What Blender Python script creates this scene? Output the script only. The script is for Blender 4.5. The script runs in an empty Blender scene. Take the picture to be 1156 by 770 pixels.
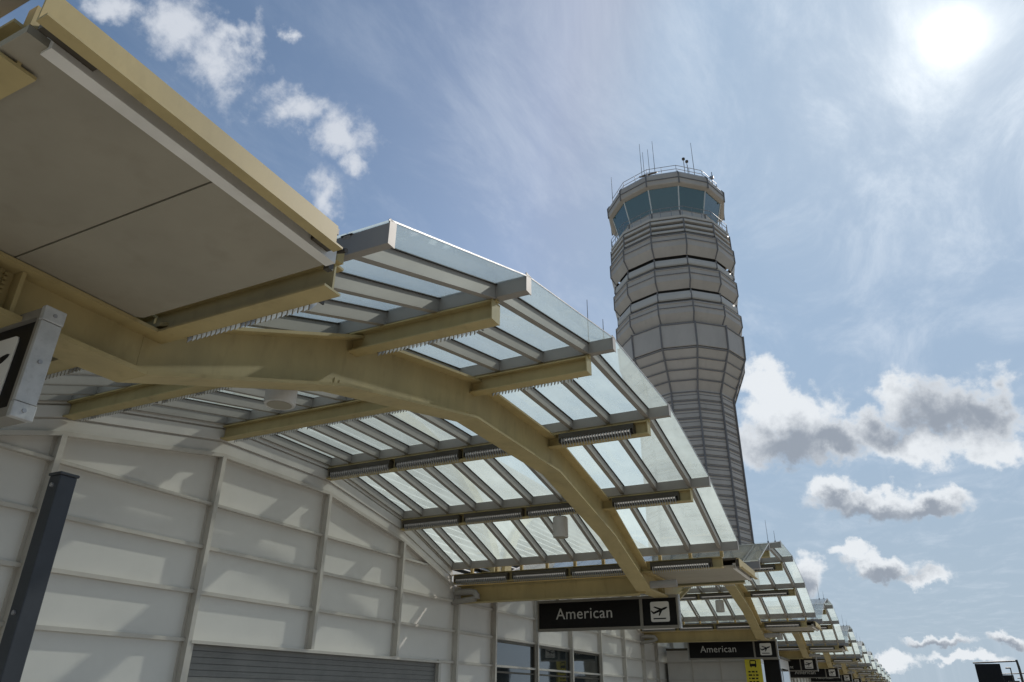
import bpy, math, random
from mathutils import Vector, Matrix
random.seed(7)
sc = bpy.context.scene
COL = sc.collection
H = 1.8                 # eye height above the pavement; the numbers below are metres from the eye, z gets H added
P = 13.7                # bay length along the kerb
NB = 11                 # bays ahead
rad = math.radians

# ------------------------------------------------------------------ materials
def new_mat(name):
    m = bpy.data.materials.new(name); m.use_nodes = True
    nt = m.node_tree; nt.nodes.clear()
    out = nt.nodes.new('ShaderNodeOutputMaterial')
    return m, nt, out
def paint(name, col, rough=.5, metal=0., var=.12, scale=3., dirt=0., bump=0., bscale=40., spec=.5, stretch=(1,1,1), coat=0.):
    m, nt, out = new_mat(name); N = nt.nodes; L = nt.links
    b = N.new('ShaderNodeBsdfPrincipled')
    tc = N.new('ShaderNodeTexCoord'); geo = N.new('ShaderNodeNewGeometry')
    mp = N.new('ShaderNodeMapping'); mp.inputs['Scale'].default_value = stretch
    L.new(geo.outputs['Position'], mp.inputs['Vector'])
    n = N.new('ShaderNodeTexNoise'); n.inputs['Scale'].default_value = scale; n.inputs['Detail'].default_value = 6; n.inputs['Roughness'].default_value = .62
    L.new(mp.outputs[0], n.inputs['Vector'])
    r = N.new('ShaderNodeMapRange'); r.inputs['From Min'].default_value = .3; r.inputs['From Max'].default_value = .7
    r.inputs['To Min'].default_value = 1 - var; r.inputs['To Max'].default_value = 1 + var
    L.new(n.outputs['Fac'], r.inputs['Value'])
    mul = N.new('ShaderNodeVectorMath'); mul.operation = 'SCALE'; mul.inputs[0].default_value = col
    L.new(r.outputs[0], mul.inputs['Scale'])
    last = mul.outputs[0]
    if dirt:
        n2 = N.new('ShaderNodeTexNoise'); n2.inputs['Scale'].default_value = scale * 4.3; n2.inputs['Detail'].default_value = 8
        L.new(mp.outputs[0], n2.inputs['Vector'])
        r2 = N.new('ShaderNodeMapRange'); r2.inputs['From Min'].default_value = .56; r2.inputs['From Max'].default_value = .78; r2.inputs['To Max'].default_value = dirt
        L.new(n2.outputs['Fac'], r2.inputs['Value'])
        mx = N.new('ShaderNodeMix'); mx.data_type = 'RGBA'; mx.inputs['B'].default_value = (col[0]*.4, col[1]*.36, col[2]*.3, 1)
        L.new(r2.outputs[0], mx.inputs['Factor']); L.new(last, mx.inputs['A']); last = mx.outputs['Result']
    L.new(last, b.inputs['Base Color'])
    r3 = N.new('ShaderNodeMapRange'); r3.inputs['To Min'].default_value = max(.05, rough - .1); r3.inputs['To Max'].default_value = min(1, rough + .1)
    L.new(n.outputs['Fac'], r3.inputs['Value']); L.new(r3.outputs[0], b.inputs['Roughness'])
    b.inputs['Metallic'].default_value = metal; b.inputs['Specular IOR Level'].default_value = spec; b.inputs['Coat Weight'].default_value = coat
    if bump:
        n4 = N.new('ShaderNodeTexNoise'); n4.inputs['Scale'].default_value = bscale; n4.inputs['Detail'].default_value = 4
        L.new(geo.outputs['Position'], n4.inputs['Vector'])
        bp = N.new('ShaderNodeBump'); bp.inputs['Strength'].default_value = bump; bp.inputs['Distance'].default_value = .02
        L.new(n4.outputs['Fac'], bp.inputs['Height']); L.new(bp.outputs[0], b.inputs['Normal'])
    L.new(b.outputs[0], out.inputs['Surface'])
    return m
def emit(name, col, s):
    m, nt, out = new_mat(name); e = nt.nodes.new('ShaderNodeEmission')
    e.inputs[0].default_value = (*col, 1); e.inputs[1].default_value = s
    nt.links.new(e.outputs[0], out.inputs['Surface']); return m
def canopy_glass():
    m, nt, out = new_mat('fritted_glass'); N = nt.nodes; L = nt.links
    tr = N.new('ShaderNodeBsdfTransparent'); tr.inputs[0].default_value = (.92, .968, .952, 1)
    tl = N.new('ShaderNodeBsdfTranslucent'); tl.inputs[0].default_value = (.92, .98, .945, 1)
    df = N.new('ShaderNodeBsdfDiffuse'); df.inputs[0].default_value = (.5, .56, .54, 1)
    gl = N.new('ShaderNodeBsdfGlossy'); gl.inputs['Roughness'].default_value = .03
    geo = N.new('ShaderNodeNewGeometry')
    mp = N.new('ShaderNodeMapping'); mp.inputs['Scale'].default_value = (1.2, .5, .5); L.new(geo.outputs['Position'], mp.inputs[0])
    n = N.new('ShaderNodeTexNoise'); n.inputs['Scale'].default_value = 1.6; n.inputs['Detail'].default_value = 7; n.inputs['Roughness'].default_value = .65; L.new(mp.outputs[0], n.inputs['Vector'])
    r = N.new('ShaderNodeMapRange'); r.inputs['From Min'].default_value = .3; r.inputs['From Max'].default_value = .72; r.inputs['To Min'].default_value = GL_LO; r.inputs['To Max'].default_value = GL_HI
    L.new(n.outputs['Fac'], r.inputs[0])
    m0 = N.new('ShaderNodeMixShader'); m0.inputs[0].default_value = .15; L.new(tl.outputs[0], m0.inputs[1]); L.new(df.outputs[0], m0.inputs[2])
    m1 = N.new('ShaderNodeMixShader'); L.new(r.outputs[0], m1.inputs[0]); L.new(tr.outputs[0], m1.inputs[1]); L.new(m0.outputs[0], m1.inputs[2])
    fr = N.new('ShaderNodeFresnel'); ior = N.new('ShaderNodeMapRange'); ior.inputs['To Min'].default_value = 1.5; ior.inputs['To Max'].default_value = 1/1.5; L.new(geo.outputs['Backfacing'], ior.inputs[0]); L.new(ior.outputs[0], fr.inputs[0])
    m2 = N.new('ShaderNodeMixShader'); L.new(fr.outputs[0], m2.inputs[0]); L.new(m1.outputs[0], m2.inputs[1]); L.new(gl.outputs[0], m2.inputs[2])
    L.new(m2.outputs[0], out.inputs['Surface']); return m
GL_LO, GL_HI = .22, .36
def window_glass(name, col):
    m, nt, out = new_mat(name); N = nt.nodes; L = nt.links
    b = N.new('ShaderNodeBsdfPrincipled'); b.inputs['Base Color'].default_value = (*col, 1); b.inputs['Roughness'].default_value = .03
    b.inputs['Specular IOR Level'].default_value = .9; b.inputs['Coat Weight'].default_value = .6; b.inputs['Coat Roughness'].default_value = .02
    geo = N.new('ShaderNodeNewGeometry'); n = N.new('ShaderNodeTexNoise'); n.inputs['Scale'].default_value = .9; L.new(geo.outputs['Position'], n.inputs['Vector'])
    bp = N.new('ShaderNodeBump'); bp.inputs['Strength'].default_value = .08; bp.inputs['Distance'].default_value = .05; L.new(n.outputs['Fac'], bp.inputs['Height']); L.new(bp.outputs[0], b.inputs['Normal'])
    L.new(b.outputs[0], out.inputs['Surface']); return m

M = dict(
 steel = paint('cream_steel', (.45, .362, .178), .55, var=.13, scale=1.6, dirt=.28, spec=.25, stretch=(1.4,1.4,.5)),
 soffit = paint('soffit_paint', (.325, .295, .23), .7, var=.10, scale=1.1, dirt=.18),
 alu = paint('grey_aluminium', (.31, .285, .255), .55, metal=.1, var=.08, scale=2.),
 alu_bright = paint('bright_aluminium', (.46, .46, .45), .45, metal=.15, var=.15, scale=9., dirt=.25, bump=.08),
 trim = paint('white_trim', (.74, .72, .67), .45, var=.1, scale=2., dirt=.15),
 gasket = paint('black_gasket', (.02, .02, .02), .7),
 bronze = paint('dark_bronze', (.06, .05, .035), .5, var=.15),
 blade = paint('louvre_metal', (.46, .46, .46), .35, metal=.5, var=.05),
 panel = paint('wall_panel', (.72, .69, .645), .33, var=.05, scale=.7, dirt=.07, spec=.5),
 siding = paint('gable_siding', (.64, .61, .57), .4, var=.06, scale=1.2, dirt=.1),
 fin = paint('mullion_paint', (.56, .52, .465), .4, var=.08, scale=3.),
 shutter = paint('shutter_steel', (.20, .195, .185), .5, metal=.0, var=.15, scale=2., dirt=.2),
 signframe = paint('sign_frame', (.25, .23, .195), .5, metal=.1, var=.06),
 black = paint('sign_black', (.010, .009, .009), .4, var=.05, spec=.2),
 white = paint('sign_white', (.72, .70, .66), .5, var=.04),
 letter = paint('sign_letter', (.60, .585, .55), .55, var=.04),
 yellow = paint('sign_yellow', (.62, .52, .03), .5, var=.06),
 post = paint('post_paint', (.048, .052, .058), .5, var=.15, scale=5., dirt=.1, spec=.25),
 tower = paint('tower_panel', (.52, .45, .385), .55, var=.09, scale=.5, dirt=.12, stretch=(1,1,.4)),
 towerlite = paint('tower_cornice', (.60, .54, .475), .5, var=.06, scale=.6),
 towerdark = paint('tower_groove', (.07, .065, .065), .7),
 towerrib = paint('tower_rib', (.20, .18, .17), .6),
 cabglass = window_glass('cab_glass', (.03, .085, .085)),
 window = window_glass('window_glass', (.03, .035, .035)),
 rail = paint('galvanised', (.32, .32, .33), .4, metal=.4),
 concrete = paint('concrete_paving', (.40, .38, .345), .8, var=.12, scale=.8, dirt=.2, bump=.2),
 asphalt = paint('asphalt', (.055, .055, .057), .85, var=.2, scale=2., bump=.4),
 kerb = paint('kerb_stone', (.36, .35, .33), .8, var=.1),
 mark = paint('road_paint', (.7, .7, .67), .7, var=.12, dirt=.3, scale=3.),
 soil = paint('ground_soil', (.14, .14, .10), .95, var=.25, scale=.05),
 bwall = paint('terminal_wall', (.62, .60, .56), .6, var=.06),
 broof = paint('terminal_roof', (.40, .40, .40), .6, var=.1),
 louv = paint('terminal_louvre', (.55, .55, .54), .5, var=.1),
 lampwhite = paint('lamp_white', (.55, .53, .50), .45, var=.06, dirt=.15, scale=6.),
 tube = emit('fluorescent_tube', (1., .95, .86), .30),
)
M['glass'] = canopy_glass()

# ------------------------------------------------------------------ mesh builder (coordinates from the eye)
class MB:
    def __init__(s): s.v = []; s.f = []
    def add(s, vs, fs):
        o = len(s.v); s.v += [tuple(v) for v in vs]; s.f += [tuple(i + o for i in f) for f in fs]
    def box(s, x0, x1, y0, y1, z0, z1):
        s.add([(x0,y0,z0),(x1,y0,z0),(x1,y1,z0),(x0,y1,z0),(x0,y0,z1),(x1,y0,z1),(x1,y1,z1),(x0,y1,z1)],
              [(0,3,2,1),(4,5,6,7),(0,1,5,4),(1,2,6,5),(2,3,7,6),(3,0,4,7)])
    def prism(s, pts, vec):          # closed polygon (3d points) pushed along vec
        n = len(pts); vec = Vector(vec); a = [Vector(p) for p in pts]
        s.add(a + [p + vec for p in a], [tuple(range(n-1,-1,-1)), tuple(range(n,2*n))] + [(i,(i+1)%n,n+(i+1)%n,n+i) for i in range(n)])
    def yz(s, poly, x0, x1): s.prism([(x0,y,z) for y,z in poly], (x1-x0,0,0))
    def xy(s, poly, z0, z1): s.prism([(x,y,z0) for x,y in poly], (0,0,z1-z0))
    def xz(s, poly, y0, y1): s.prism([(x,y0,z) for x,z in poly], (0,y1-y0,0))
    def strip(s, top, bot, x0, x1):  # band between two polylines of (y,z), quads
        n = len(top); vs = []
        for x in (x0, x1): vs += [(x,*p) for p in top] + [(x,*p) for p in bot]
        fs = []
        for i in range(n-1):
            fs += [(i,i+1,n+i+1,n+i), (2*n+i,3*n+i,3*n+i+1,2*n+i+1), (i,2*n+i,2*n+i+1,i+1), (n+i,n+i+1,3*n+i+1,3*n+i)]
        fs += [(0,n,3*n,2*n), (n-1,3*n-1,4*n-1,2*n-1)]
        s.add(vs, fs)
    def tube(s, pts, r, n=10, cap=True):
        pts = [Vector(p) for p in pts]; rs = r if isinstance(r, (list, tuple)) else [r]*len(pts)
        base = len(s.v); ref = None
        for i, p in enumerate(pts):
            d = (pts[min(i+1,len(pts)-1)] - pts[max(i-1,0)]).normalized()
            if ref is None: ref = d.orthogonal().normalized()
            ref = (ref - d*ref.dot(d)).normalized(); w = d.cross(ref)
            for k in range(n):
                a = 2*math.pi*k/n; s.v.append(tuple(p + (ref*math.cos(a) + w*math.sin(a))*rs[i]))
        for i in range(len(pts)-1):
            for k in range(n):
                a = base+i*n+k; b = base+i*n+(k+1)%n; s.f.append((a,b,b+n,a+n))
        if cap:
            s.f.append(tuple(base+k for k in range(n-1,-1,-1))); s.f.append(tuple(base+(len(pts)-1)*n+k for k in range(n)))
    def build(s, name, mat, parent=None, smooth=False, bevel=0., label=None):
        me = bpy.data.meshes.new(name); o = bpy.data.objects.new(name, me); COL.objects.link(o)
        off = Vector((0,0,H))
        if parent is not None:
            off -= wloc(parent); o.parent = parent
        me.from_pydata([tuple(Vector(v)+off) for v in s.v], [], s.f); me.update()
        import bmesh
        bm = bmesh.new(); bm.from_mesh(me); bmesh.ops.recalc_face_normals(bm, faces=bm.faces); bm.to_mesh(me); bm.free()
        me.materials.append(mat)
        if smooth:
            for p in me.polygons: p.use_smooth = True
            m = o.modifiers.new('edge','EDGE_SPLIT'); m.split_angle = rad(35)
        if bevel:
            m = o.modifiers.new('bevel','BEVEL'); m.width = bevel; m.segments = 2; m.limit_method = 'ANGLE'
        if label: o['label'] = label
        return o
def wloc(o):
    v = Vector(o.location)
    while o.parent: o = o.parent; v += o.location
    return v
def thing(name, loc, label=None, cat=None, group=None):
    o = bpy.data.objects.new(name, None); o.empty_display_size = .3; COL.objects.link(o)
    o.location = (loc[0], loc[1], loc[2]+H); tag(o, label, cat, group); return o
def tag(o, label=None, cat=None, group=None, kind=None):
    if label: o['label'] = label
    if cat: o['category'] = cat
    if group: o['group'] = group
    if kind: o['kind'] = kind
    return o
def copy_tree(o, loc=None, label=None):
    def rec(a, par):
        c = a.copy(); COL.objects.link(c)
        if par is not None: c.parent = par
        for ch in a.children: rec(ch, c)
        return c
    r = rec(o, None)
    if loc is not None: r.location = (loc[0], loc[1], loc[2]+H)
    if label: r['label'] = label
    return r
def struct(mb, name, mat):
    o = mb.build(name, mat); o['kind'] = 'structure'; return o
ORD = ['', 'second', 'third', 'fourth', 'fifth', 'sixth', 'seventh', 'eighth', 'ninth', 'tenth', 'eleventh', 'twelfth']

# ------------------------------------------------------------------ ground
g = MB(); g.box(-1500,1500,-1500,3000,-H-.6,-H-.16); struct(g, 'ground', M['soil'])
g = MB(); g.box(-8.7,1.6,-40,190,-H-.15,-H); struct(g, 'pavement', M['concrete'])
g = MB(); g.box(1.6,1.9,-40,190,-H-.155,-H+.004); struct(g, 'kerb', M['kerb'])
g = MB(); g.box(1.9,17,-40,400,-H-.155,-H-.13); struct(g, 'road', M['asphalt'])
g = MB()
for x in (5.6, 9.4, 13.2):
    for j in range(40): g.box(x-.06,x+.06,-40+j*9,-37+j*9,-H-.13,-H-.126)
g.box(2.2,2.32,-40,390,-H-.13,-H-.126); struct(g, 'road_markings', M['mark'])
g = MB(); g.box(17,40,-40,400,-H-.155,-H-.02); struct(g, 'far_pavement', M['concrete'])

# ------------------------------------------------------------------ glass barrel canopy (bay 0)
YC = 8.65
VY = [2.97, 5.03, 7.42, 9.88, 12.27, 14.33]
GZ = [2.68, 3.40, 3.86, 3.86, 3.40, 2.68]
PZ = [2.22, 3.01, 3.46, 3.46, 3.01, 2.22]
PY = [2.92, 5.03, 7.42, 9.88, 12.27, 14.38]
XO, XW, XR = -2.37, -8.66, -4.3
RX = [-2.70, -3.30, -3.90, -4.49, -5.08, -5.70, -6.33, -6.93, -7.53, -8.14, -8.60]
def off_poly(d):                       # glazing line moved down by d, square to each slope
    res = []
    segs = []
    for i in range(5):
        a, b = Vector((VY[i],GZ[i])), Vector((VY[i+1],GZ[i+1])); t = (b-a).normalized(); n = Vector((t.y,-t.x)); segs.append((a+n*d, t))
    res.append(tuple(segs[0][0]))
    for i in range(1,5):
        (a,t),(b,u) = segs[i-1],segs[i]
        k = ((b.x-a.x)*u.y-(b.y-a.y)*u.x)/(t.x*u.y-t.y*u.x); res.append(tuple(a+t*k))
    a,t = segs[4]; L = (Vector((VY[5],GZ[5]))-Vector((VY[4],GZ[4]))).length; res.append(tuple(a+t*L))
    return res
def make_canopy():
    root = thing('glass_canopy', (XR, YC, 1.78), None, 'canopy', 'glass barrel canopies over the kerbside pavement')
    # arch rib: bent plate girder
    top = [(2.85,2.30),(4.98,3.17),(7.36,3.63),(9.94,3.63),(12.32,3.17),(14.45,2.30)]
    bot = [(2.85,1.90),(4.86,2.58),(7.34,3.09),(9.96,3.09),(12.44,2.58),(14.45,1.90)]
    r = MB()
    r.strip([(y,z-.03) for y,z in top],[(y,z+.03) for y,z in bot],XR-.012,XR+.012)
    r.strip(top,[(y,z-.03) for y,z in top],XR-.15,XR+.15)
    r.strip([(y,z+.03) for y,z in bot],bot,XR-.15,XR+.15)
    rib = r.build('arch_rib', M['steel'], root)
    for i in range(1,5):
        by, bz = bot[i]
        for dy in (-.035,.035):
            st = MB(); st.box(XR-.018,XR+.018,by+dy-.004,by+dy+.004,bz+.031,bz+.10); st.build('weld_tab', M['steel'], rib)
    for i in range(6):
        y, z = PY[i], PZ[i]
        p = MB()
        for x0, x1 in ((XW+.05, XR-.014),(XR+.014,-2.70)):
            p.box(x0,x1,y-.075,y+.075,z,z+.016); p.box(x0,x1,y-.075,y+.075,z+.184,z+.2); p.box(x0,x1,y-.008,y+.008,z+.016,z+.184)
        if 0 < i < 5: p.box(-2.70,-2.688,y-.078,y+.078,z-.002,z+.202)
        for x in RX[:-1]: p.box(x-.03,x+.03,y-.03,y+.03,z+.2,GZ[i]-.15)
        pu = p.build('purlin', M['steel'], root)
        q = 1 if i < 3 else -1       # the lamps sit on the side of the beam that faces the middle of the barrel
        for (x0,x1) in ((-8.5,-7.22),(-7.08,-5.86),(-5.74,-4.52),(-4.06,-2.90)):
            h = MB()
            yb = lambda u, v: (min(y+q*u,y+q*v), max(y+q*u,y+q*v))
            h.box(x0,x1,*yb(.010,.145),z+.140,z+.160); h.box(x0,x1,*yb(.138,.145),z+.085,z+.140)
            h.box(x0,x1,*yb(.010,.016),z+.018,z+.140); h.box(x0-.012,x0,*yb(.010,.145),z+.02,z+.160); h.box(x1,x1+.012,*yb(.010,.145),z+.02,z+.160)
            lo = h.build('louvre_light', M['bronze'], pu)
            b = MB(); n = int((x1-x0)/.045)
            for k in range(n):
                x = x0+.03+k*.045
                b.yz([(y+q*.080,z-.038),(y+q*.080,z+.02),(y+q*.02,z+.02),(y+q*.02,z+.13),(y+q*.136,z+.13),(y+q*.136,z+.03)],x-.006,x+.006)
            b.build('louvre_light_blade', M['blade'], pu)
            t = MB(); t.tube([(x0+.05,y+q*.075,z+.075),(x1-.05,y+q*.075,z+.075)],.013,6); t.build('fluorescent_tube', M['tube'], pu)
    for i in range(6):
        y, z = VY[i], GZ[i]; w = .045 if 0 < i < 5 else .03
        dy = .045 if i == 0 else (-.045 if i == 5 else 0)
        c = MB(); c.box(XW+.02,XO,y-w+dy,y+w+dy,z-.165,z-.012); cb = c.build('crossbar', M['alu'], root)
        c = MB(); c.box(XO+.001,XO+.010,y-w-.006+dy,y+w+.006+dy,z-.172,z+.014); c.build('end_cap', M['alu'], cb)
    l0, l1 = off_poly(.02), off_poly(.145)
    for x in RX:
        m = MB(); m.strip(l0,l1,x-.028,x+.028); m.strip(off_poly(.147),off_poly(.152),x-.034,x+.034)
        rf = m.build('rafter', M['alu'], root)
        q = MB(); q.strip(off_poly(.012),off_poly(.0195),x-.045,x+.045); q.build('gasket', M['gasket'], rf)
    a, b2 = off_poly(-.002), off_poly(.010)
    xs = [XO+.002] + RX
    for i in range(5):
        m = MB()
        for j in range(len(xs)-1):
            f = .012/ math.hypot(VY[i+1]-VY[i],GZ[i+1]-GZ[i])
            L = lambda p,q,t:(p[0]+(q[0]-p[0])*t,p[1]+(q[1]-p[1])*t)
            m.strip([L(a[i],a[i+1],f),L(a[i],a[i+1],1-f)],[L(b2[i],b2[i+1],f),L(b2[i],b2[i+1],1-f)],xs[j+1]+.006,xs[j]-.006)
        m.build('glass_panel', M['glass'], root)
    m = MB(); m.strip(off_poly(-.003),off_poly(.009),XO+.004,XO+.010); m.build('edge_trim', M['alu_bright'], root)
    for (x,y,h) in ((-2.68,7.42,.60),(-2.50,7.46,.30)):
        m = MB(); m.tube([(x,y,3.84),(x,y,3.86+h)],[.008,.004],6); m.box(x-.02,x+.02,y-.02,y+.02,3.85,3.89); m.build('lightning_rod', M['rail'], root)
    return root
can = make_canopy()
can['label'] = 'nearest whole glass barrel canopy, arching over the large American sign'
copy_tree(can, (XR, YC-P+.30, 1.78), 'glass canopy cut off in the top left corner, behind the flat soffit')
for k in range(1, NB):
    lab = ('second glass barrel canopy, between the big American sign and the smaller one' if k == 1 else
           '%s glass barrel canopy counted along the kerb from the nearest whole one' % ORD[k])
    copy_tree(can, (XR, YC+k*P, 1.78), lab)

# ------------------------------------------------------------------ flat canopy link (at 0)
def make_link():
    root = thing('flat_canopy', (XR, 1.78, 1.78), None, 'canopy', 'flat soffit canopies between the glass barrels')
    g = MB(); y0, y1 = .752, 2.848
    g.box(XR-.012,XR+.012,y0,y1,1.93,2.25); g.box(XR-.15,XR+.15,y0,y1,1.90,1.93); g.box(XR-.15,XR+.15,y0,y1,2.22,2.245)
    gi = g.build('girder', M['steel'], root)
    g = MB()
    for yy in (1.80, 1.96):
        g.box(XR+.013,XR+.10,yy-.012,yy+.012,1.932,2.218)
    for yy in (1.86,1.90):
        for k in range(9): g.box(XR+.013,XR+.035,yy-.010,yy+.010,1.945+k*.03,1.96+k*.03)
    g.build('splice_plate', M['steel'], gi)
    # soffit panels, split by an open joint
    for (a, b, ch) in ((.90, 1.855, 0), (1.867, 2.70, 1)):
        s = MB()
        poly = [(-4.27,a),(-2.532,a),(-2.532,b),(-4.12,b),(-4.27,b-.16)] if ch else [(-4.27,a),(-2.532,a),(-2.532,b),(-4.27,b)]
        s.xy(poly, 2.252, 2.292); s.build('soffit_panel', M['soffit'], root)
        s = MB(); s.box(-8.6,-4.47,a,b,2.252,2.292); s.build('soffit_panel', M['soffit'], root)
    s = MB(); s.box(-8.62,-2.47,.98,2.66,2.40,2.44); s.build('roof_deck', M['bronze'], root)
    t = MB(); t.box(-2.575,-2.505,.985,2.70,2.238,2.34); t.build('white_trim', M['trim'], root)
    f = MB(); fy0, fy1 = .88, 2.60
    f.box(-2.438,-2.426,fy0,fy1,2.238,2.398); f.box(-2.426,-2.372,fy0,fy1,2.238,2.250); f.box(-2.48,-2.426,fy0,fy1,2.398,2.410)
    f.build('fascia_beam', M['steel'], root)
    for ya, yb_ in ((2.48,2.62),(.92,1.15)):
        b = MB(); b.box(-2.505,-2.445,ya,yb_,2.27,2.42); b.build('bracket', M['bronze'], root)
    b = MB(); b.box(-2.60,-2.56,2.71,2.75,2.23,2.42); b.tube([(-2.58,2.73,2.36),(-2.46,2.73,2.33)],.016,8); b.build('bracket', M['bronze'], root)
    for yy, sg in ((.94,-1),):       # cross girders from the rib back to the wall
        c = MB(); c.box(-8.62,XR-.014,yy-.010,yy+.010,1.86,2.20); c.box(-8.62,XR-.152,yy-.09,yy+.09,1.84,1.862); c.box(-8.62,XR-.152,yy-.09,yy+.09,2.198,2.22)
        c.build('cross_girder', M['steel'], root)
    d = MB(); d.tube([(-8.55,.70,2.05),(-8.2,.70,2.05),(-8.08,.70,2.03),(-8.02,.70,1.96),(-8.02,.70,1.9)],.07,12); d.tube([(-8.05,.70,1.9),(-8.62,.70,1.84)],.06,10)
    d.build('drain_elbow', M['alu'], root, smooth=True)
    d = MB(); d.tube([(-4.14,.72,1.99),(-3.62,.72,1.995)],.07,16); d.build('drain_pipe', M['alu'], root, smooth=True)
    return root
lk = make_link(); lk['label'] = 'large flat soffit overhead at top left, split by one dark joint'
for k in range(1, NB+1):
    copy_tree(lk, (XR, 1.78+k*P, 1.78), 'flat soffit canopy above the large American sign' if k == 1 else
              'flat soffit canopy just beyond the %s glass barrel along the kerb' % ('second' if k == 2 else ORD[k-1]))

# ------------------------------------------------------------------ pendant lamps
def make_pendant(x, y, z0, z1):
    root = thing('pendant_lamp', (x,y,z0), None, 'lamp', 'white cylinder lamps under the glass canopies')
    b = MB(); b.tube([(x,y,z0),(x,y,z0+.01),(x,y,z1-.02),(x,y,z1)],[.135,.14,.14,.12],24); b.build('lamp_shade', M['lampwhite'], root, smooth=True)
    b = MB(); b.tube([(x,y,z0-.004),(x,y,z0-.001)],[.11,.11],24); b.build('lens', M['soffit'], root)
    b = MB(); b.tube([(x,y,z1),(x,y,z1+.42)],.015,8); b.tube([(x,y,z1+.3),(XR-.14,y+.05,z1+.3)],.014,8); b.build('stem', M['bronze'], root)
    return root
p1 = make_pendant(-4.60, 4.5, 2.34, 2.63); p1['label'] = 'white cylinder lamp hanging at the near end of the nearest arch rib'
p2 = make_pendant(-5.14, 12.3, 2.60, 2.97); p2['label'] = 'white cylinder lamp beside the far leg of the nearest arch rib'
for k in range(1, NB):
    w = '%s' % ('second' if k == 1 else ORD[k])
    copy_tree(p1, (-4.60,4.5+k*P,2.34), 'cylinder lamp at the near end of the %s arch rib along the kerb' % w)
    copy_tree(p2, (-5.14,12.3+k*P,2.60), 'cylinder lamp beside the far leg of the %s arch rib along the kerb' % w)

# ------------------------------------------------------------------ hanging signs
def text_mb(txt, size, x, y, z, align='LEFT', depth=.004):
    c = bpy.data.curves.new('t','FONT'); c.body = txt; c.size = size; c.align_x = align; c.extrude = depth/2; c.resolution_u = 3; c.space_character = 1.04
    o = bpy.data.objects.new('t', c); COL.objects.link(o)
    bpy.context.view_layer.update()
    me = bpy.data.meshes.new_from_object(o.evaluated_get(bpy.context.evaluated_depsgraph_get()))
    mb = MB(); mb.add([(x+v.co.x, y-v.co.z, z+v.co.y) for v in me.vertices],[tuple(p.vertices) for p in me.polygons])
    bpy.data.objects.remove(o); bpy.data.meshes.remove(me); bpy.data.curves.remove(c)
    return mb
def plane_icon(mb, cx, cz, s, y0, y1):
    ca, sa = math.cos(rad(20)), math.sin(rad(20))
    def T(pts): return [(cx+s*(a*ca-b*sa), cz+s*.06+s*(a*sa+b*ca)) for a,b in pts]
    mb.xz(T([(-.40,-.03),(-.36,-.055),(.30,-.055),(.40,-.03),(.44,.0),(.40,.03),(.30,.05),(-.34,.045)]),y0,y1)
    mb.xz(T([(-.40,-.03),(-.34,.045),(-.42,.16),(-.47,.16)]),y0-.0005,y1+.0005)
    mb.xz(T([(.12,.045),(-.02,.045),(-.26,.27),(-.18,.28)]),y0-.0005,y1+.0005)
    mb.xz(T([(.12,-.05),(-.04,-.05),(-.16,-.22),(-.10,-.23)]),y0-.0005,y1+.0005)
    mb.xz([(cx-.36*s,cz-.37*s),(cx+.30*s,cz-.37*s),(cx+.30*s,cz-.31*s),(cx-.36*s,cz-.31*s)],y0,y1)
SX0, SX1, SZ0, SZ1, SY = -7.2, -3.94, 1.30, 1.95, 2.005
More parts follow.
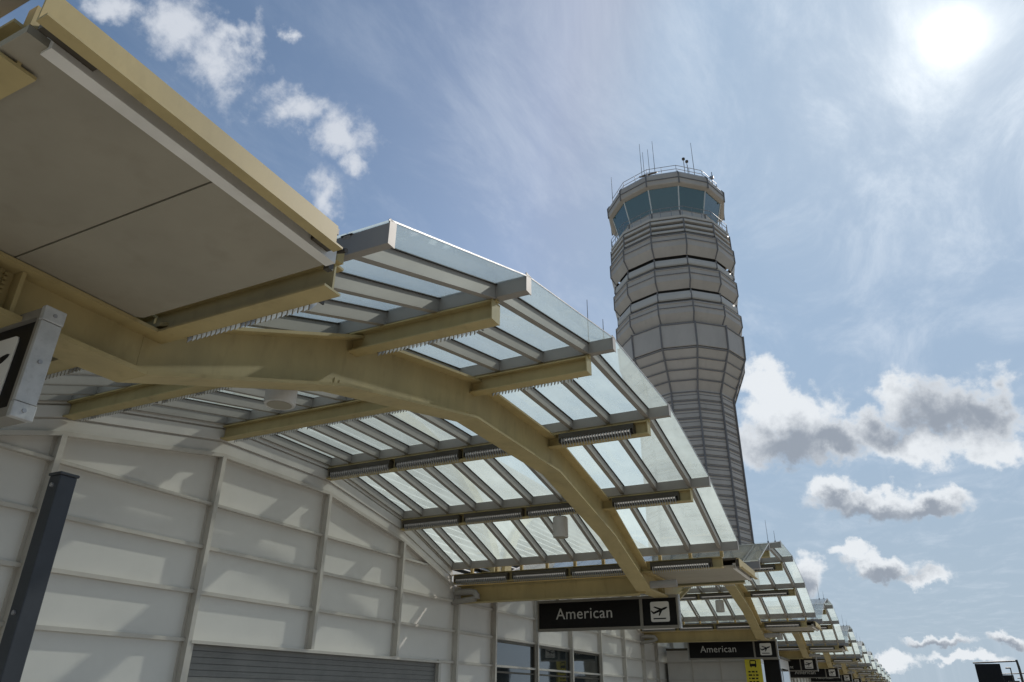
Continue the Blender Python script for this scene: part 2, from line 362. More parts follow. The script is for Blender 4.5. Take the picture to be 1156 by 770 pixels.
def make_sign(txt):
    root = thing('hanging_sign', ((SX0+SX1)/2,SY+.07,SZ0), None, 'sign', 'black hanging airline signs along the kerb')
    y0, y1 = SY, SY+.11; f = MB(); e = .055
    f.box(SX0+.03,SX1-.03,y0,y1,SZ1-e,SZ1); f.box(SX0+.03,SX1-.03,y0,y1,SZ0,SZ0+e)
    xd = SX1-.82
    f.box(xd-.03,xd+.03,y0,y1,SZ0+e,SZ1-e)
    f.box(SX0+.03,SX0+.06,y0,y1,SZ0+e,SZ1-e); f.box(SX1-.06,SX1-.03,y0,y1,SZ0+e,SZ1-e)
    f.build('frame', M['signframe'], root)
    for xa in (SX0,SX1-.03):
        c = MB(); c.box(xa,xa+.03,y0-.004,y1+.004,SZ0+.085,SZ1-.085); ec = c.build('end_cap', M['alu_bright'], root, bevel=.004)
        for za in (SZ1-.082, SZ0-.006):
            c = MB(); c.box(xa-.002,xa+.036,y0-.007,y1+.007,za,za+.088); c.build('corner_block', M['alu_bright'], root, bevel=.005)
        for zz in (SZ1-.04,SZ0+.04,(SZ0+SZ1)/2):
            c = MB(); c.tube([(xa+.03,(y0+y1)/2,zz),(xa+.041,(y0+y1)/2,zz)],.012,8); c.build('screw', M['rail'], ec)
    yp = y0+.03
    b = MB(); b.box(SX0+.062,xd-.032,yp,y1-.02,SZ0+e+.002,SZ1-e-.002); tp = b.build('text_panel', M['black'], root)
    b = MB(); b.box(xd+.032,SX1-.062,yp,y1-.02,SZ0+e+.002,SZ1-e-.002); pp = b.build('pictogram_panel', M['black'], root)
    if txt == 'NC':
        t = text_mb('North',.22,SX0+1.0,yp-.006,1.68); t.build('lettering', M['letter'], tp)
        t = text_mb('\u2039 Checkpoint',.22,SX0+.85,yp-.006,1.44); t.build('lettering', M['letter'], tp)
    else:
        t = text_mb(txt,.33,(SX0+xd)/2-.08,yp-.006,1.545,'CENTER'); t.build('lettering', M['letter'], tp)
    cx, cz, hs = (xd+SX1)/2-.01, (SZ0+SZ1)/2, .20
    w = MB(); c_ = .035
    w.xz([(cx-hs+c_,cz-hs),(cx+hs-c_,cz-hs),(cx+hs-.01,cz-hs+.01),(cx+hs,cz-hs+c_),(cx+hs,cz+hs-c_),(cx+hs-.01,cz+hs-.01),(cx+hs-c_,cz+hs),(cx-hs+c_,cz+hs),(cx-hs+.01,cz+hs-.01),(cx-hs,cz+hs-c_),(cx-hs,cz-hs+c_),(cx-hs+.01,cz-hs+.01)],yp-.008,yp-.002)
    w.build('pictogram_square', M['white'], pp)
    i = MB(); plane_icon(i,cx,cz,.40,yp-.013,yp-.0085); i.build('plane_pictogram', M['black'], pp)
    for xx in (SX0+.5,SX1-.45):
        h = MB(); h.box(xx-.03,xx+.03,SY+.04,SY+.08,SZ1,2.25); h.build('hanger', M['signframe'], root)
    return root
sA = make_sign('American'); sA['label'] = 'black hanging sign cut off at the left edge, its white metal end cap facing us'
sN = make_sign('NC')
cx_, cy_ = (SX0+SX1)/2, SY+.07
slab = {1:'largest fully visible black sign reading American, with a white plane pictogram', 2:'smaller black American sign beyond the first, a yellow sign hanging under it'}
for k in range(1, NB+1):
    if k == 3:
        sN.location = (cx_,cy_+k*P,SZ0+H); sN['label'] = 'black hanging sign with two lines of words, North above Checkpoint'
    else:
        copy_tree(sA, (cx_,cy_+k*P,SZ0), slab.get(k, '%s black hanging sign along the kerb, counting the large American one as first' % ORD[k-1]))

# yellow sign and dark board under the second American sign
y = thing('yellow_sign', (-4.9, 29.55, .40), 'yellow hanging sign with a black vehicle pictogram below the smaller American sign', 'sign')
b = MB(); b.box(-5.17,-4.60,29.50,29.55,.30,1.325); yb = b.build('board', M['yellow'], y)
b = MB(); b.xz([(-5.0,1.06),(-4.77,1.06),(-4.77,1.24),(-4.80,1.27),(-4.97,1.27),(-5.0,1.24)],29.490,29.498); b.box(-4.98,-4.94,29.49,29.498,1.03,1.06); b.box(-4.83,-4.79,29.49,29.498,1.03,1.06)
b.build('pictogram', M['black'], yb)
b = MB(); b.box(-4.965,-4.805,29.484,29.489,1.15,1.235); b.build('pictogram_window', M['yellow'], yb)
b = MB()
for r_, wds in enumerate(((.08,.10,.06),(.12,.05,.09),(.05,.11,.08),(.09,.07,.1))):
    xx = -5.08
    for wd in wds: b.box(xx,xx+wd,29.49,29.498,.86-r_*.11,.91-r_*.11); xx += wd+.04
b.build('text_lines', M['black'], yb)
b = MB(); b.box(-5.05,-5.03,29.5,29.55,1.325,1.40); b.box(-4.74,-4.72,29.5,29.55,1.325,1.40); b.build('hanger', M['signframe'], y)
d = thing('dark_board', (-4.3, 30.2, -H), 'tall dark information board standing right beside the yellow sign', 'sign board')
b = MB(); b.box(-4.60,-4.05,30.1,30.3,-1.2,1.30); b.build('board', M['black'], d, bevel=.01)
b = MB(); b.box(-4.62,-4.03,30.08,30.32,1.30,1.35); b.box(-4.56,-4.09,30.12,30.28,-H,-1.2); b.build('frame', M['signframe'], d)

# ------------------------------------------------------------------ facade wall
F0, F1 = -13.0, 160.0
fac = thing('facade_wall', (XW, 8.65, -H), 'long pale panelled facade wall with a fin grid, running away under the canopies', 'wall')
MUL = [.82, 2.60, 5.0, 7.42, 9.88, 12.27]
def gable(yb):                        # height of the sloping rail at bay-local y
    pts = [(.0,2.20),(2.97,2.20),(5.0,2.80),(7.42,3.21),(9.88,3.21),(12.3,2.80),(14.33,2.20),(20,2.20)]
    for (a,za),(b,zb) in zip(pts,pts[1:]):
        if a <= yb <= b: return za+(zb-za)*(yb-a)/(b-a)
    return 2.20
XF = XW+.02
for k in range(-1, NB):
    dy = k*P
    prof = [(.65,2.20),(2.97,2.20),(5.0,2.80),(7.42,3.21),(9.88,3.21),(12.3,2.80),(14.33,2.20),(14.35,2.20)]
    w = MB(); w.strip([(y_+dy,z_) for y_,z_ in prof],[(y_+dy,-H) for y_,z_ in prof],XW-.12,XF)
    w.build('wall_panel', M['panel'], fac)
    # sloping rail and gable boards up to the glass
    gp = prof[1:-1]
    g = MB(); g.strip([(y_+dy,z_+.03) for y_,z_ in gp],[(y_+dy,z_-.025) for y_,z_ in gp],XF,XF+.09); g.build('gable_rail', M['fin'], fac)
    g = MB(); n = 3
    gl = [(VY[i],GZ[i]-.03) for i in range(6)]; lo = [(y_,z_+.03) for y_,z_ in gp]
    mix = lambda t:[(l[0]+(h[0]-l[0])*t+dy, l[1]+(h[1]-l[1])*t) for l,h in zip(lo,gl)]
    for j in range(n): g.strip(mix((j+1)/n-.025),mix(j/n+.02),XW-.10,XF+.015+.012*j)
    g.strip(mix(1),mix(0),XW-.12,XF-.004)
    g.build('gable_siding', M['siding'], fac)
    for y_ in MUL:
        m = MB(); zt = gable(y_)-.026
        zb = .66 if (k == 0 and 7.5 < y_ < 13) else -H
        m.box(XF,XF+.012,y_+dy-.055,y_+dy+.055,zb,zt); m.box(XF+.012,XF+.12,y_+dy-.014,y_+dy+.014,zb,zt); m.box(XF+.12,XF+.132,y_+dy-.035,y_+dy+.035,zb,zt)
        m.build('mullion', M['fin'], fac)
    if k < 6:
        m = MB(); a, b = 4.05+dy, 13.25+dy
        m.box(XF,XF+.075,a,b,2.455,2.495); m.build('gable_rail', M['fin'], fac)
for z_ in (-1.2,-.58,.04,.65,1.265,1.87):
    m = MB()
    segs = [(F0,160)] if z_ > .7 else None
    if segs is None:
        segs = [(F0,7.43),(13.88,160)] if z_ > .6 else [(F0,7.43),(13.88,16.1),(23.6,160)]
    for a,b in segs: m.box(XF,XF+.05,a,b,z_-.018,z_+.018); m.box(XF+.05,XF+.057,a,b,z_-.028,z_+.022)
    m.build('rail', M['fin'], fac)
# link walls
for k in range(0, NB+1):
    dy = k*P-P
    m = MB(); m.box(XW-.12,XF-.001,14.35+dy,.65+P+dy,-H,2.9); m.build('wall_panel', M['panel'], fac)
# roller shutter
s = MB(); a, b = 7.46, 13.86; n = 30
for j in range(n):
    z1 = .60-j*.08; s.yz([(0,0)]*0 or [(a,z1),(b,z1),(b,z1-.07),(a,z1-.07)],XF+.004,XF+.03); s.box(XF+.002,XF+.012,a,b,z1-.08,z1-.07)
sh = s.build('roller_shutter', M['shutter'], fac)
s = MB(); s.box(XF+.0,XF+.14,a-.02,b+.02,.603,.645); s.box(XF,XF+.11,a-.04,a+.05,-H,.60); s.box(XF,XF+.11,b-.05,b+.04,-H,.60); s.build('shutter_frame', M['fin'], fac)
# windows
for k in (1,2,3,4,5):
    dy = k*P
    ed = [2.60,5.0,7.42,9.88]
    if k == 2: ed = [9.88,12.27]
    for a,b in zip(ed,ed[1:]):
        a, b = a+dy+.07, b+dy-.07
        w = MB(); w.box(XF+.001,XF+.018,a,b,-1.75,1.22); wp = w.build('window', M['window'], fac)
        w = MB(); e = .05
        w.box(XF+.001,XF+.05,a,a+e,-1.75,1.22); w.box(XF+.001,XF+.05,b-e,b,-1.75,1.22); w.box(XF+.001,XF+.05,a+e,b-e,1.17,1.22); w.box(XF+.001,XF+.05,a+e,b-e,-1.75,-1.7); w.box(XF+.019,XF+.045,a+e,b-e,.50,.54)
        w.build('window_frame', M['bronze'], wp)
# vestibule that steps out beyond the second link
v = thing('entrance_vestibule', (-6.9, 35, -H), 'grey panelled entrance box jutting out of the facade behind the smaller American sign', 'vestibule')
b = MB(); b.box(XF+.14,-5.15,31.2,41.5,-H,1.72); b.build('wall', M['siding'], v)
b = MB()
for z_ in (-.58,.04,.65,1.27): b.box(XF+.14,-5.13,31.17,31.199,z_-.012,z_+.012)
for x_ in (-7.5,-6.4,-5.4): b.box(x_-.02,x_+.02,31.16,31.199,-H,1.72)
b.build('trim', M['fin'], v)
b = MB(); b.box(XF+.14,-5.05,31.1,41.6,1.72,1.80); b.build('roof', M['bronze'], v)
for j in range(4):
    b = MB(); b.box(-5.149,-5.13,31.7+j*2.4,33.8+j*2.4,-1.7,1.3); b.build('window', M['window'], v)

# ------------------------------------------------------------------ terminal building behind the facade (seen through the glass)
tb = thing('terminal_building', (-20, 70, -H), 'pale terminal building with curved louvred gables, seen through the glass canopy', 'building')
XB = -11.6
b = MB(); b.box(-45,XB-.05,F0,F1,-H,3.4); b.build('wall', M['bwall'], tb)
b = MB(); b.box(XB-.05,XW-.13,F0,F1,2.2,2.32); b.build('low_roof', M['broof'], tb)
for k in range(-1, NB+1):
    c = 15.5+k*P; hw = 6.3; n = 14
    arc = [(c+hw*math.cos(math.pi*(1-i/n)), 3.4+3.7*math.sin(math.pi*(1-i/n))) for i in range(n+1)]
    outer = [(c+(y_-c)*1.075, 3.4+(z_-3.4)*1.075) for y_,z_ in arc]
    m = MB(); m.strip(outer,arc,XB-.35,XB+.12); m.build('gable_arch', M['steel'], tb)
    m = MB()
    for j in range(20):
        z_ = 3.5+j*.18
        if z_ > 6.9: break
        h_ = hw*math.sqrt(max(0,1-((z_-3.4+.12)/3.7)**2))
        if h_ > .2: m.prism([(XB-.2,c-h_,z_+.10),(XB-.17,c-h_,z_+.11),(XB-.02,c-h_,z_+.01),(XB-.05,c-h_,z_)],(0,2*h_,0))
    m.build('gable_louvre', M['louv'], tb)
    m = MB(); m.strip(arc,[(y_,3.4) for y_,z_ in arc],XB-.5,XB-.42); m.build('gable_panel', M['bronze'], tb)
    m = MB()
    m.strip([(outer[i][0],7.35) for i in range(n+1)],outer,XB-.3,XB-.02)
    m.box(XB-.3,XB-.02,c+hw*1.075,c+P-hw*1.075,3.4,7.35); m.build('upper_wall', M['bwall'], tb)
m = MB(); m.box(-45,XB-.02,F0,F1,7.35,7.6); m.build('roof', M['broof'], tb)

# ------------------------------------------------------------------ dark post at the left
po = thing('metal_post', (-4.0,2.41,-H), 'dark grey square metal post with a flat cap at the lower left', 'post')
b = MB(); b.box(-4.048,-3.952,2.36,2.46,-H+.02,1.075); b.build('shaft', M['post'], po, bevel=.006)
b = MB(); b.box(-4.055,-3.945,2.353,2.467,1.075,1.092); b.build('cap', M['post'], po, bevel=.005)
b = MB(); b.tube([(-4.0,2.36,1.02),(-4.0,2.35,1.02)],.012,8); b.tube([(-4.0,2.36,.36),(-4.0,2.35,.36)],.012,8); b.build('bolt', M['rail'], po)
b = MB(); b.box(-4.12,-3.88,2.29,2.53,-H,-H+.02); b.build('base_plate', M['post'], po)

# ------------------------------------------------------------------ control tower
TX, TY = -15.0, 70.0
tw = thing('control_tower', (TX,TY,-H), 'tall twelve-sided airport control tower with banded shaft and glazed cab', 'tower')
aim = math.atan2(-TY,-TX); A0 = aim + math.pi/12      # one face looks at the kerb where we stand
def ring(r, z, a_off=0): return [(TX+r*math.cos(A0+a_off+k*math.pi/6), TY+r*math.sin(A0+a_off+k*math.pi/6), z) for k in range(12)]
def lathe(mb, prof, cap0=False, cap1=False):
    o = len(mb.v)
    for r_, z_ in prof: mb.v += ring(r_, z_)
    for i in range(len(prof)-1):
        for k in range(12): mb.f.append((o+i*12+k, o+i*12+(k+1)%12, o+i*12+12+(k+1)%12, o+i*12+12+k))
    if cap0: mb.f.append(tuple(o+k for k in range(11,-1,-1)))
    if cap1: mb.f.append(tuple(o+(len(prof)-1)*12+k for k in range(12)))
def banded(r0, z0, r1, z1, n, lip=.05, gro=.07):
    out = []
    for i in range(n):
        f = lambda t: r0+(r1-r0)*t
        a = i/n; b = (i+1)/n; dz = (z1-z0)
        za, zb = z0+dz*a, z0+dz*b
        out += [(f(a)+lip*.2,za+.10),(f(b)-.0,zb-.16),(f(b)+lip,zb-.15),(f(b)+lip,zb-.03),(f(b)-gro,zb-.028),(f(b)-gro,zb+.06)]
    return out
S = MB(); lathe(S, [(4.78,-H)] + banded(4.78,-H,4.78,26.75,31)); S.build('shaft', M['tower'], tw)
S = MB()
for i in range(31):
    z_ = -H+(26.75+H)*(i+1)/31; lathe(S, [(4.80,z_-.15),(4.86,z_-.13),(4.86,z_-.03),(4.80,z_-.01)]); lathe(S, [(4.76,z_-.42),(4.82,z_-.41),(4.82,z_-.37),(4.76,z_-.36)])
S.build('joint', M['towerrib'], tw); S = MB()
for i in range(4):
    t_ = (i+1)/4; r_ = 4.82+1.6*t_; z_ = 26.85+3.9*t_; lathe(S, [(r_-.06,z_-.19),(r_+.07,z_-.14),(r_+.08,z_-.04),(r_-.02,z_-.0)])
for (r_,z_) in ((6.72,35.1),(6.76,38.95),(6.96,43.0),(6.72,35.72),(6.76,39.72),(6.96,43.72),(6.58,33.3),(6.85,51.15)):
    lathe(S, [(r_-.1,z_-.06),(r_+.03,z_-.055),(r_+.03,z_+.055),(r_-.1,z_+.06)])
S.build('joint', M['towerrib'], tw)
S = MB(); lathe(S, [(4.78,26.7)]+banded(4.80,26.8,6.42,30.75,4,.04,.04)); S.build('flare', M['tower'], tw)
S = MB(); lathe(S, [(6.42,30.85),(6.50,30.9),(6.55,33.35),(6.48,33.45),(6.2,33.45)]); S.build('panel_band', M['tower'], tw)
def tier(z0, zc, z1, r):
    S = MB(); lathe(S, [(r-.52,z0),(r-.48,z0+.02),(r,zc),(r+.02,zc+.05),(r,zc+.1),(r,(zc+z1)/2-.05),(r+.05,(zc+z1)/2-.04),(r+.05,(zc+z1)/2+.04),(r,(zc+z1)/2+.05),(r-.02,z1-.1),(r+.05,z1-.09),(r+.05,z1),(r-.4,z1)])
    return S.build('tier', M['tower'], tw)
def cornice(z0, z1, r):
    r += .10
    S = MB(); lathe(S, [(r-.5,z0),(r-.1,z0),(r,z0+.12),(r+.03,(z0+z1)/2),(r-.08,z1-.12),(r-.3,z1),(r-.6,z1)]); return S.build('cornice', M['towerlite'], tw)
S = MB(); lathe(S, [(5.9,33.2),(5.9,46.6)], True, True); S.build('core', M['towerdark'], tw)
tier(33.62,34.45,35.66,6.70); cornice(36.12,37.16,6.38); tier(37.42,38.2,39.62,6.74); cornice(40.14,41.05,6.42); tier(41.32,42.25,43.62,6.92)
S = MB()
for z_ in (43.98,44.62,45.28): lathe(S, [(6.3,z_+.1),(6.74,z_+.12),(6.78,z_+.27),(6.72,z_+.42),(6.3,z_+.44)])
S.build('louvre_band', M['towerlite'], tw)
S = MB(); lathe(S, [(5.9,45.9),(6.72,45.9),(6.76,46.15),(6.6,46.2),(6.1,46.22),(5.92,46.3),(5.80,47.42),(5.86,47.47),(5.58,47.5)], False, True); S.build('cab_base', M['towerlite'], tw)
# raised vertical ribs on each corner
R = MB()
prof = [(4.80,-H),(4.84,26.75),(6.5,30.85),(6.6,33.4)]
for k in range(12):
    a = A0+k*math.pi/6
    R.tube([(TX+(r_+.03)*math.cos(a),TY+(r_+.03)*math.sin(a),z_) for r_,z_ in prof],.10,6)
    for z0,z1,r_ in ((34.45,35.75,6.7),(36.1,37.2,6.44),(38.15,39.75,6.74),(40.15,41.1,6.5),(42.25,43.75,6.94),(44,45.7,6.76)):
        R.tube([(TX+r_*math.cos(a),TY+r_*math.sin(a),z0),(TX+r_*math.cos(a),TY+r_*math.sin(a),z1)],.085,6)
for k in range(12):
    a = A0+k*math.pi/6
    for pr in (((6.2,33.6),(6.7,34.45)),((6.24,37.45),(6.74,38.15)),((6.44,41.35),(6.94,42.25)),((6.80,50.4),(6.86,51.7),(6.6,52.1)),((5.9,46.3),(5.83,47.4))):
        R.tube([(TX+r_*math.cos(a),TY+r_*math.sin(a),z_) for r_,z_ in pr],.085,6)
R.build('corner_rib', M['towerrib'], tw)
# cab glazing
lo, hi = ring(5.62,47.5), ring(6.30,50.3)
for k in range(12):
    a, b, c, d_ = [Vector(q) for q in (lo[k],lo[(k+1)%12],hi[(k+1)%12],hi[k])]
    n = (b-a).cross(d_-a).normalized()
    if n.dot(Vector((a.x-TX,a.y-TY,0))) < 0: n = -n
    w = MB(); w.prism([a,b,c,d_], -n*.05); w.build('cab_window', M['cabglass'], tw)
for k in range(12):
    m = MB(); m.tube([lo[k],hi[k]],.075,6); m.build('cab_mullion', M['trim'], tw)
S = MB(); lathe(S, [(5.6,50.26),(6.36,50.3),(6.74,50.5),(6.80,50.6),(6.82,51.1),(6.88,51.15),(6.82,51.2),(6.80,51.75),(6.6,52.1),(6.3,52.2),(5.9,52.25)], True, True); S.build('cab_roof', M['tower'], tw)
def railing(r, z, h, name, posts=2):
    m = MB()
    for dz in (h, h*.55):
        q = ring(r, z+dz); 
        for k in range(12): m.tube([q[k],q[(k+1)%12]],.035,5)
    q = ring(r, z); 
    for k in range(12):
        for j in range(posts):
            p = Vector(q[k]).lerp(Vector(q[(k+1)%12]), j/posts); m.tube([p, p+Vector((0,0,h))],.03,5)
    m.build(name, M['rail'], tw)
railing(6.65,46.2,1.15,'walkway_railing',3); railing(6.2,52.15,1.1,'roof_railing',2)
def antenna(x, yy, z0, z1, r=.05):
    m = MB(); m.tube([(x,yy,z0),(x,yy,z0+(z1-z0)*.3),(x,yy,z1)],[r,r*.8,r*.45],6); return m.build('antenna', M['bronze'], tw)
for (x,z0,z1) in ((-21.0,52.0,57.6),(-17.05,52.2,61.4),(-16.75,52.2,60.0),(-16.1,52.2,60.2),(-15.45,52.2,61.2),(-10.9,52.2,59.2)):
    yy = TY if x != -21.0 else TY
    antenna(max(x,TX-5.9) if x < TX-5.9 else x, yy-1.5, z0, z1)
m = MB(); m.box(-17.4,-15.2,TY-1.6,TY-1.4,56.3,56.42); m.build('antenna_bar', M['bronze'], tw)
for (x,z1) in ((-11.8,56.4),(-11.45,55.9)):
    m = MB(); m.tube([(x,TY-2.4,52.2),(x,TY-2.4,z1)],.04,5); m.tube([(x,TY-2.4,z1-.16),(x,TY-2.4,z1-.1),(x,TY-2.4,z1+.1),(x,TY-2.4,z1+.16)],[.08,.18,.18,.08],8); m.build('sensor', M['bronze'], tw)
for a_, s_ in ((2.3,1),(2.75,.8),(-.9,.9),(-2.0,1.)):
    x = TX+6.1*math.cos(aim+a_-1.57+.4); yy = TY+6.1*math.sin(aim+a_-1.57+.4)
    m = MB(); m.tube([(x,yy,52.2),(x,yy,53.5)],.06,6); m.box(x-.2*s_,x+.2*s_,yy-.15,yy+.15,53.3,53.6); m.tube([(x+.05,yy,53.6),(x+.05,yy,54.2)],.05,5); m.build('floodlight', M['rail'], tw)

# ------------------------------------------------------------------ kerbside boards at the lower right
def kerb_board(x, yy, s=1.):
    r = thing('kerb_board', (x+1.0,yy,-H), None, 'sign board', 'dark boards on posts across the road')
    b = MB(); b.box(x,x+.95,yy-.05,yy+.05,.62,1.47); b.build('board', M['black'], r, bevel=.01)
    b = MB(); b.tube([(x+1.62,yy,-H),(x+1.62,yy,1.3),(x+1.60,yy,1.62)],[.055,.05,.045],10); b.tube([(x-.05,yy,1.51),(x+1.62,yy,1.57)],.03,8); b.tube([(x-.02,yy,.60),(x+1.62,yy,.66)],.03,8); b.tube([(x+1.28,yy,.62),(x+1.30,yy,1.30)],.022,8); b.tube([(x+1.12,yy,1.30),(x+1.32,yy,1.30)],.03,8)
    b.box(x+1.1,x+1.5,yy-.08,yy+.08,.50,.80); b.build('post_frame', M['bronze'], r)
    return r
kb = kerb_board(2.80,40.); kb['label'] = 'larger dark board on a post at the lower right corner'
copy_tree(kb, (6.0,57.5,-H), 'smaller dark board on a post left of the larger one, at the bottom edge')

# ------------------------------------------------------------------ camera
cam = bpy.data.cameras.new('camera'); co = bpy.data.objects.new('camera', cam); COL.objects.link(co)
yaw, pitch, roll, Fpx = rad(-26.64777), rad(26.31009), rad(.57967), 811.8637
cy, sy, cp, sp = math.cos(yaw), math.sin(yaw), math.cos(pitch), math.sin(pitch)
fwd = Vector((sy*cp,cy*cp,sp)); rt = Vector((cy,-sy,0)); up = rt.cross(fwd)
c, s = math.cos(roll), math.sin(roll)
r2, u2 = c*rt+s*up, -s*rt+c*up
co.matrix_world = Matrix(((r2.x,u2.x,-fwd.x,0),(r2.y,u2.y,-fwd.y,0),(r2.z,u2.z,-fwd.z,H),(0,0,0,1)))
cam.sensor_width = 36; cam.lens = 36*Fpx/1156; cam.clip_start = .05; cam.clip_end = 6000
sc.camera = co
def ray(x, yy):
    d = fwd*Fpx + r2*(x-578) + u2*(385-yy); return d.normalized()

# ------------------------------------------------------------------ light and sky
SUN_EL, SUN_AZ = rad(41.8), rad(14.1)
sd = Vector((math.sin(SUN_AZ)*math.cos(SUN_EL), math.cos(SUN_AZ)*math.cos(SUN_EL), math.sin(SUN_EL)))
sl = bpy.data.lights.new('sun','SUN'); sl.energy = 4.0; sl.angle = rad(1.2); sl.color = (1,.94,.86)
so = bpy.data.objects.new('sun', sl); COL.objects.link(so); so.rotation_euler = (-sd).to_track_quat('-Z','Y').to_euler(); so.location = (0,0,60)

w = bpy.data.worlds.new('World'); sc.world = w; w.use_nodes = True
nt = w.node_tree; N = nt.nodes; L = nt.links; N.clear()
def node(t, **kw):
    n = N.new(t)
    for k_, v_ in kw.items(): setattr(n, k_, v_)
    return n
def math_(op, a, b=None, clamp=False):
    n = node('ShaderNodeMath', operation=op, use_clamp=clamp)
    for i, q in enumerate((a, b)):
        if q is None: continue
        if isinstance(q, (int, float)): n.inputs[i].default_value = q
        else: L.new(q, n.inputs[i])
    return n.outputs[0]
def mapr(v_, a, b, c_=0., d_=1., smooth=True):
    n = node('ShaderNodeMapRange'); n.interpolation_type = 'SMOOTHSTEP' if smooth else 'LINEAR'
    for i, q in zip(('From Min','From Max','To Min','To Max'),(a,b,c_,d_)): n.inputs[i].default_value = q
    L.new(v_, n.inputs['Value']); return n.outputs[0]
def mixc(f, a, b):
    n = node('ShaderNodeMix', data_type='RGBA')
    for nm, q in (('Factor',f),('A',a),('B',b)):
        if isinstance(q, tuple): n.inputs[nm].default_value = (*q,1)
        elif isinstance(q, (int,float)): n.inputs[nm].default_value = q
        else: L.new(q, n.inputs[nm])
    return n.outputs['Result']
out = node('ShaderNodeOutputWorld'); bg = node('ShaderNodeBackground'); L.new(bg.outputs[0], out.inputs[0])
SKY = .1; bg.inputs[1].default_value = SKY
sky = node('ShaderNodeTexSky', sky_type='NISHITA'); sky.sun_disc = False; sky.sun_elevation = SUN_EL; sky.sun_rotation = SUN_AZ; sky.air_density = 1.0; sky.dust_density = 1.2; sky.ozone_density = 1.5
tc = node('ShaderNodeTexCoord'); D = tc.outputs['Generated']
def noise(scale, detail, rough, vec, dist=0.):
    n = node('ShaderNodeTexNoise'); n.inputs['Scale'].default_value = scale; n.inputs['Detail'].default_value = detail; n.inputs['Roughness'].default_value = rough; n.inputs['Distortion'].default_value = dist
    L.new(vec, n.inputs['Vector']); return n.outputs['Fac']
def warp(scale, amp, vec, detail=4):
    n = node('ShaderNodeTexNoise'); n.inputs['Scale'].default_value = scale; n.inputs['Detail'].default_value = detail; n.inputs['Roughness'].default_value = .6; L.new(D, n.inputs['Vector'])
    a_ = node('ShaderNodeVectorMath', operation='SUBTRACT'); L.new(n.outputs['Color'], a_.inputs[0]); a_.inputs[1].default_value = (.5,.5,.5)
    b_ = node('ShaderNodeVectorMath', operation='SCALE'); L.new(a_.outputs[0], b_.inputs[0]); b_.inputs['Scale'].default_value = amp
    c_ = node('ShaderNodeVectorMath', operation='ADD'); L.new(vec, c_.inputs[0]); L.new(b_.outputs[0], c_.inputs[1]); return c_.outputs[0]
DW = warp(38, .05, warp(14, .06, D, 2), 6)
def blob(x, yy, wx, hy):
    c0 = ray(x,yy); ux = ray(x+wx,yy)-c0; uy = ray(x,yy-hy)-c0
    e1 = (ux-c0*ux.dot(c0)); e2 = (uy-c0*uy.dot(c0)); a_, b_ = e1.length, e2.length
    e1.normalize(); e2 = (e2-e1*e2.dot(e1)).normalized(); e3 = e1.cross(e2)
    mp = node('ShaderNodeMapping', vector_type='TEXTURE')
    mp.inputs['Location'].default_value = c0; mp.inputs['Rotation'].default_value = Matrix((e1,e2,e3)).transposed().to_euler('XYZ'); mp.inputs['Scale'].default_value = (a_,b_,.3)
    L.new(DW, mp.inputs['Vector'])
    ln = node('ShaderNodeVectorMath', operation='LENGTH'); L.new(mp.outputs[0], ln.inputs[0])
    return math_('SUBTRACT', 1., ln.outputs['Value'])
def field(blobs):
    f = None
    for q in blobs:
        b_ = blob(*q); f = b_ if f is None else math_('MAXIMUM', f, b_)
    return f
WH, GR = 1.0, 1.0
n3 = noise(85, 5, .6, D); n1 = noise(13, 9, .62, D, .25); n2 = noise(34, 6, .6, D)
# soft white clouds at the left
f1 = field([(120,8,45,32),(205,35,55,50),(245,70,55,55),(265,45,40,30),(330,120,48,32),(385,150,48,40),(405,180,25,22),(372,225,34,40),(330,38,16,16)])
d1 = math_('ADD', math_('ADD', f1, math_('MULTIPLY', math_('SUBTRACT', n3, .5), .6)), math_('MULTIPLY', math_('SUBTRACT', n1, .5), 2.0))
a1 = mapr(d1, .05, 1.0, 0, .85)
# heaped clouds low on the right, grey in the middle
f2 = field([(862,432,42,40),(885,470,75,45),(925,500,70,28),(850,505,60,34),(1070,460,98,42),(1120,462,60,50),(1010,452,44,34),(985,490,60,30),(1040,505,110,30),(1120,505,60,26),
            (985,568,112,20),(945,556,45,20),(1055,566,55,20),(1000,640,62,17),(960,627,34,15),(1045,652,42,13),(905,650,26,34),(1060,722,60,9),(1142,718,32,12),(1000,750,50,14),(1085,744,70,10)])
det = math_('ADD', math_('MULTIPLY', math_('SUBTRACT', n2, .5), .8), math_('MULTIPLY', math_('SUBTRACT', n3, .5), .5))
d2 = math_('ADD', math_('ADD', f2, det), math_('MULTIPLY', math_('SUBTRACT', n1, .5), .9))
a2 = mapr(d2, .03, .52, 0, .96)
# the thick middles and undersides, where little light comes through
fc = field([(885,508,75,30),(935,502,50,20),(1065,470,92,40),(1120,462,46,34),(1000,492,55,24),(985,580,105,16),(950,570,45,14),(1050,576,50,14),(1000,648,58,12),(905,662,24,24),(1142,723,28,9),(1055,726,55,7)])
core = mapr(math_('ADD', math_('ADD', fc, math_('MULTIPLY', det, .9)), math_('MULTIPLY', math_('SUBTRACT', n1, .5), .8)), -.25, .85, 0, .95)
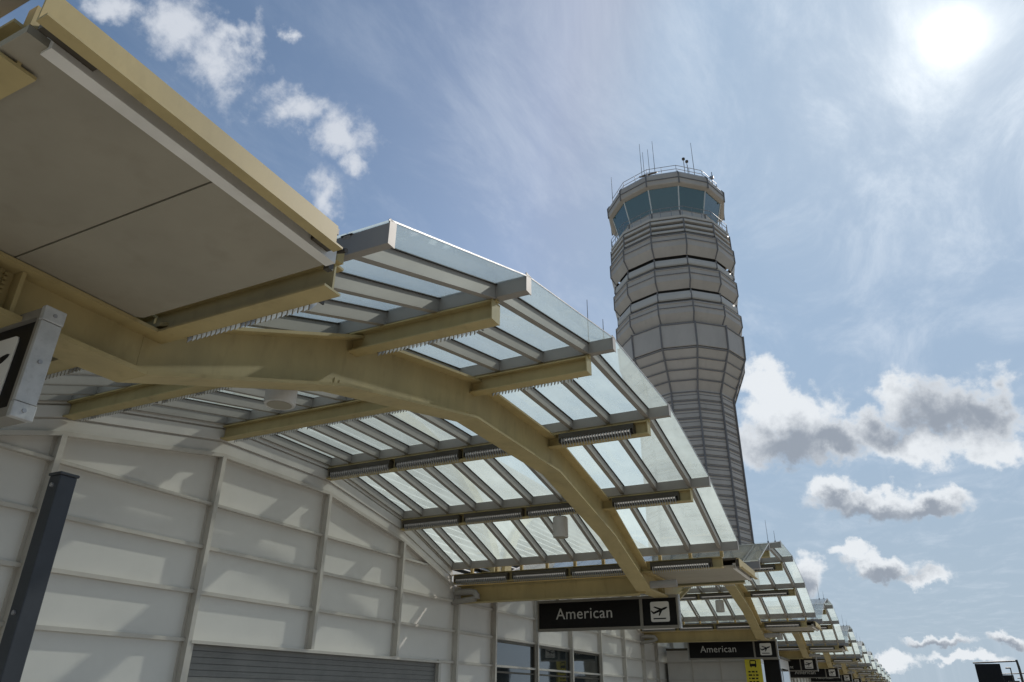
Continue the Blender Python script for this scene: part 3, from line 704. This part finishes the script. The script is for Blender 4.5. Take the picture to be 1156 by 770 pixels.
# thin high streaks
mp = node('ShaderNodeMapping'); mp.inputs['Rotation'].default_value = (0,0,rad(35)); mp.inputs['Scale'].default_value = (1.,.45,.6)
sx = node('ShaderNodeSeparateXYZ'); L.new(D, sx.inputs[0])
zz = math_('MAXIMUM', sx.outputs[2], .06)
cb = node('ShaderNodeCombineXYZ'); L.new(math_('DIVIDE', sx.outputs[0], zz), cb.inputs[0]); L.new(math_('DIVIDE', sx.outputs[1], zz), cb.inputs[1])
L.new(cb.outputs[0], mp.inputs[0])
ci = noise(3.6, 11, .66, mp.outputs[0], .5)
dt = node('ShaderNodeVectorMath', operation='DOT_PRODUCT'); L.new(D, dt.inputs[0]); dt.inputs[1].default_value = sd
dotv = dt.outputs['Value']
near = mapr(dotv, .70, .985, .14, .46)
cirrus = math_('MULTIPLY', mapr(ci, .43, .80), near)
low = mapr(sx.outputs[2], .0, .46, .66, 0.)
K = 1/SKY
hsv = node('ShaderNodeHueSaturation'); hsv.inputs['Saturation'].default_value = 1.02; hsv.inputs['Hue'].default_value = .494; hsv.inputs['Value'].default_value = .97; ln_ = node('ShaderNodeVectorMath', operation='LENGTH'); L.new(sky.outputs[0], ln_.inputs[0])
lim = math_('MINIMUM', math_('DIVIDE', 7.4, ln_.outputs['Value']), 1.)       # keep the white aureole of the model sky from washing everything out
cl = node('ShaderNodeVectorMath', operation='SCALE'); L.new(sky.outputs[0], cl.inputs[0]); L.new(lim, cl.inputs['Scale'])
clb = mixc(mapr(lim, 1., .62, 0., .85), cl.outputs[0], (3.1,4.25,6.0))
L.new(clb, hsv.inputs['Color'])
base = mixc(low, hsv.outputs[0], (.40*K,.475*K,.53*K))
base = mixc(cirrus, base, (.68*K,.74*K,.82*K))
base = mixc(a1, base, (.62*K,.65*K,.70*K))
cc = mixc(core, (.72*K,.75*K,.78*K), (.25*K,.285*K,.34*K))
base = mixc(a2, base, cc)
# glare of the sun in the thin cloud
dp = math_('MAXIMUM', dotv, 0.)
g1 = math_('MULTIPLY', math_('MULTIPLY', math_('POWER', dp, 45.), .26*K), mapr(ci, .3, .75, .45, 1.35))
g2 = math_('MULTIPLY', math_('POWER', dp, 620.), .24*K)
g3 = math_('MULTIPLY', math_('POWER', dp, 4600.), .9*K)
gl = math_('ADD', math_('ADD', g1, g2), g3)
sc_ = node('ShaderNodeVectorMath', operation='SCALE'); sc_.inputs[0].default_value = (1,.945,.80); L.new(gl, sc_.inputs['Scale'])
ad = node('ShaderNodeVectorMath', operation='ADD'); L.new(base, ad.inputs[0]); L.new(sc_.outputs[0], ad.inputs[1])
L.new(ad.outputs[0], bg.inputs[0])

sc.view_settings.view_transform = 'Standard'; sc.view_settings.look = 'None'; sc.view_settings.gamma = 1; sc.view_settings.use_curve_mapping = False
sc.view_settings.exposure = .2
sc.render.engine = 'CYCLES'
cy_ = sc.cycles; cy_.max_bounces = 8; cy_.diffuse_bounces = 4; cy_.transparent_max_bounces = 24; cy_.use_denoising = True
cy_.sample_clamp_indirect = 4.; cy_.caustics_reflective = False; cy_.caustics_refractive = False
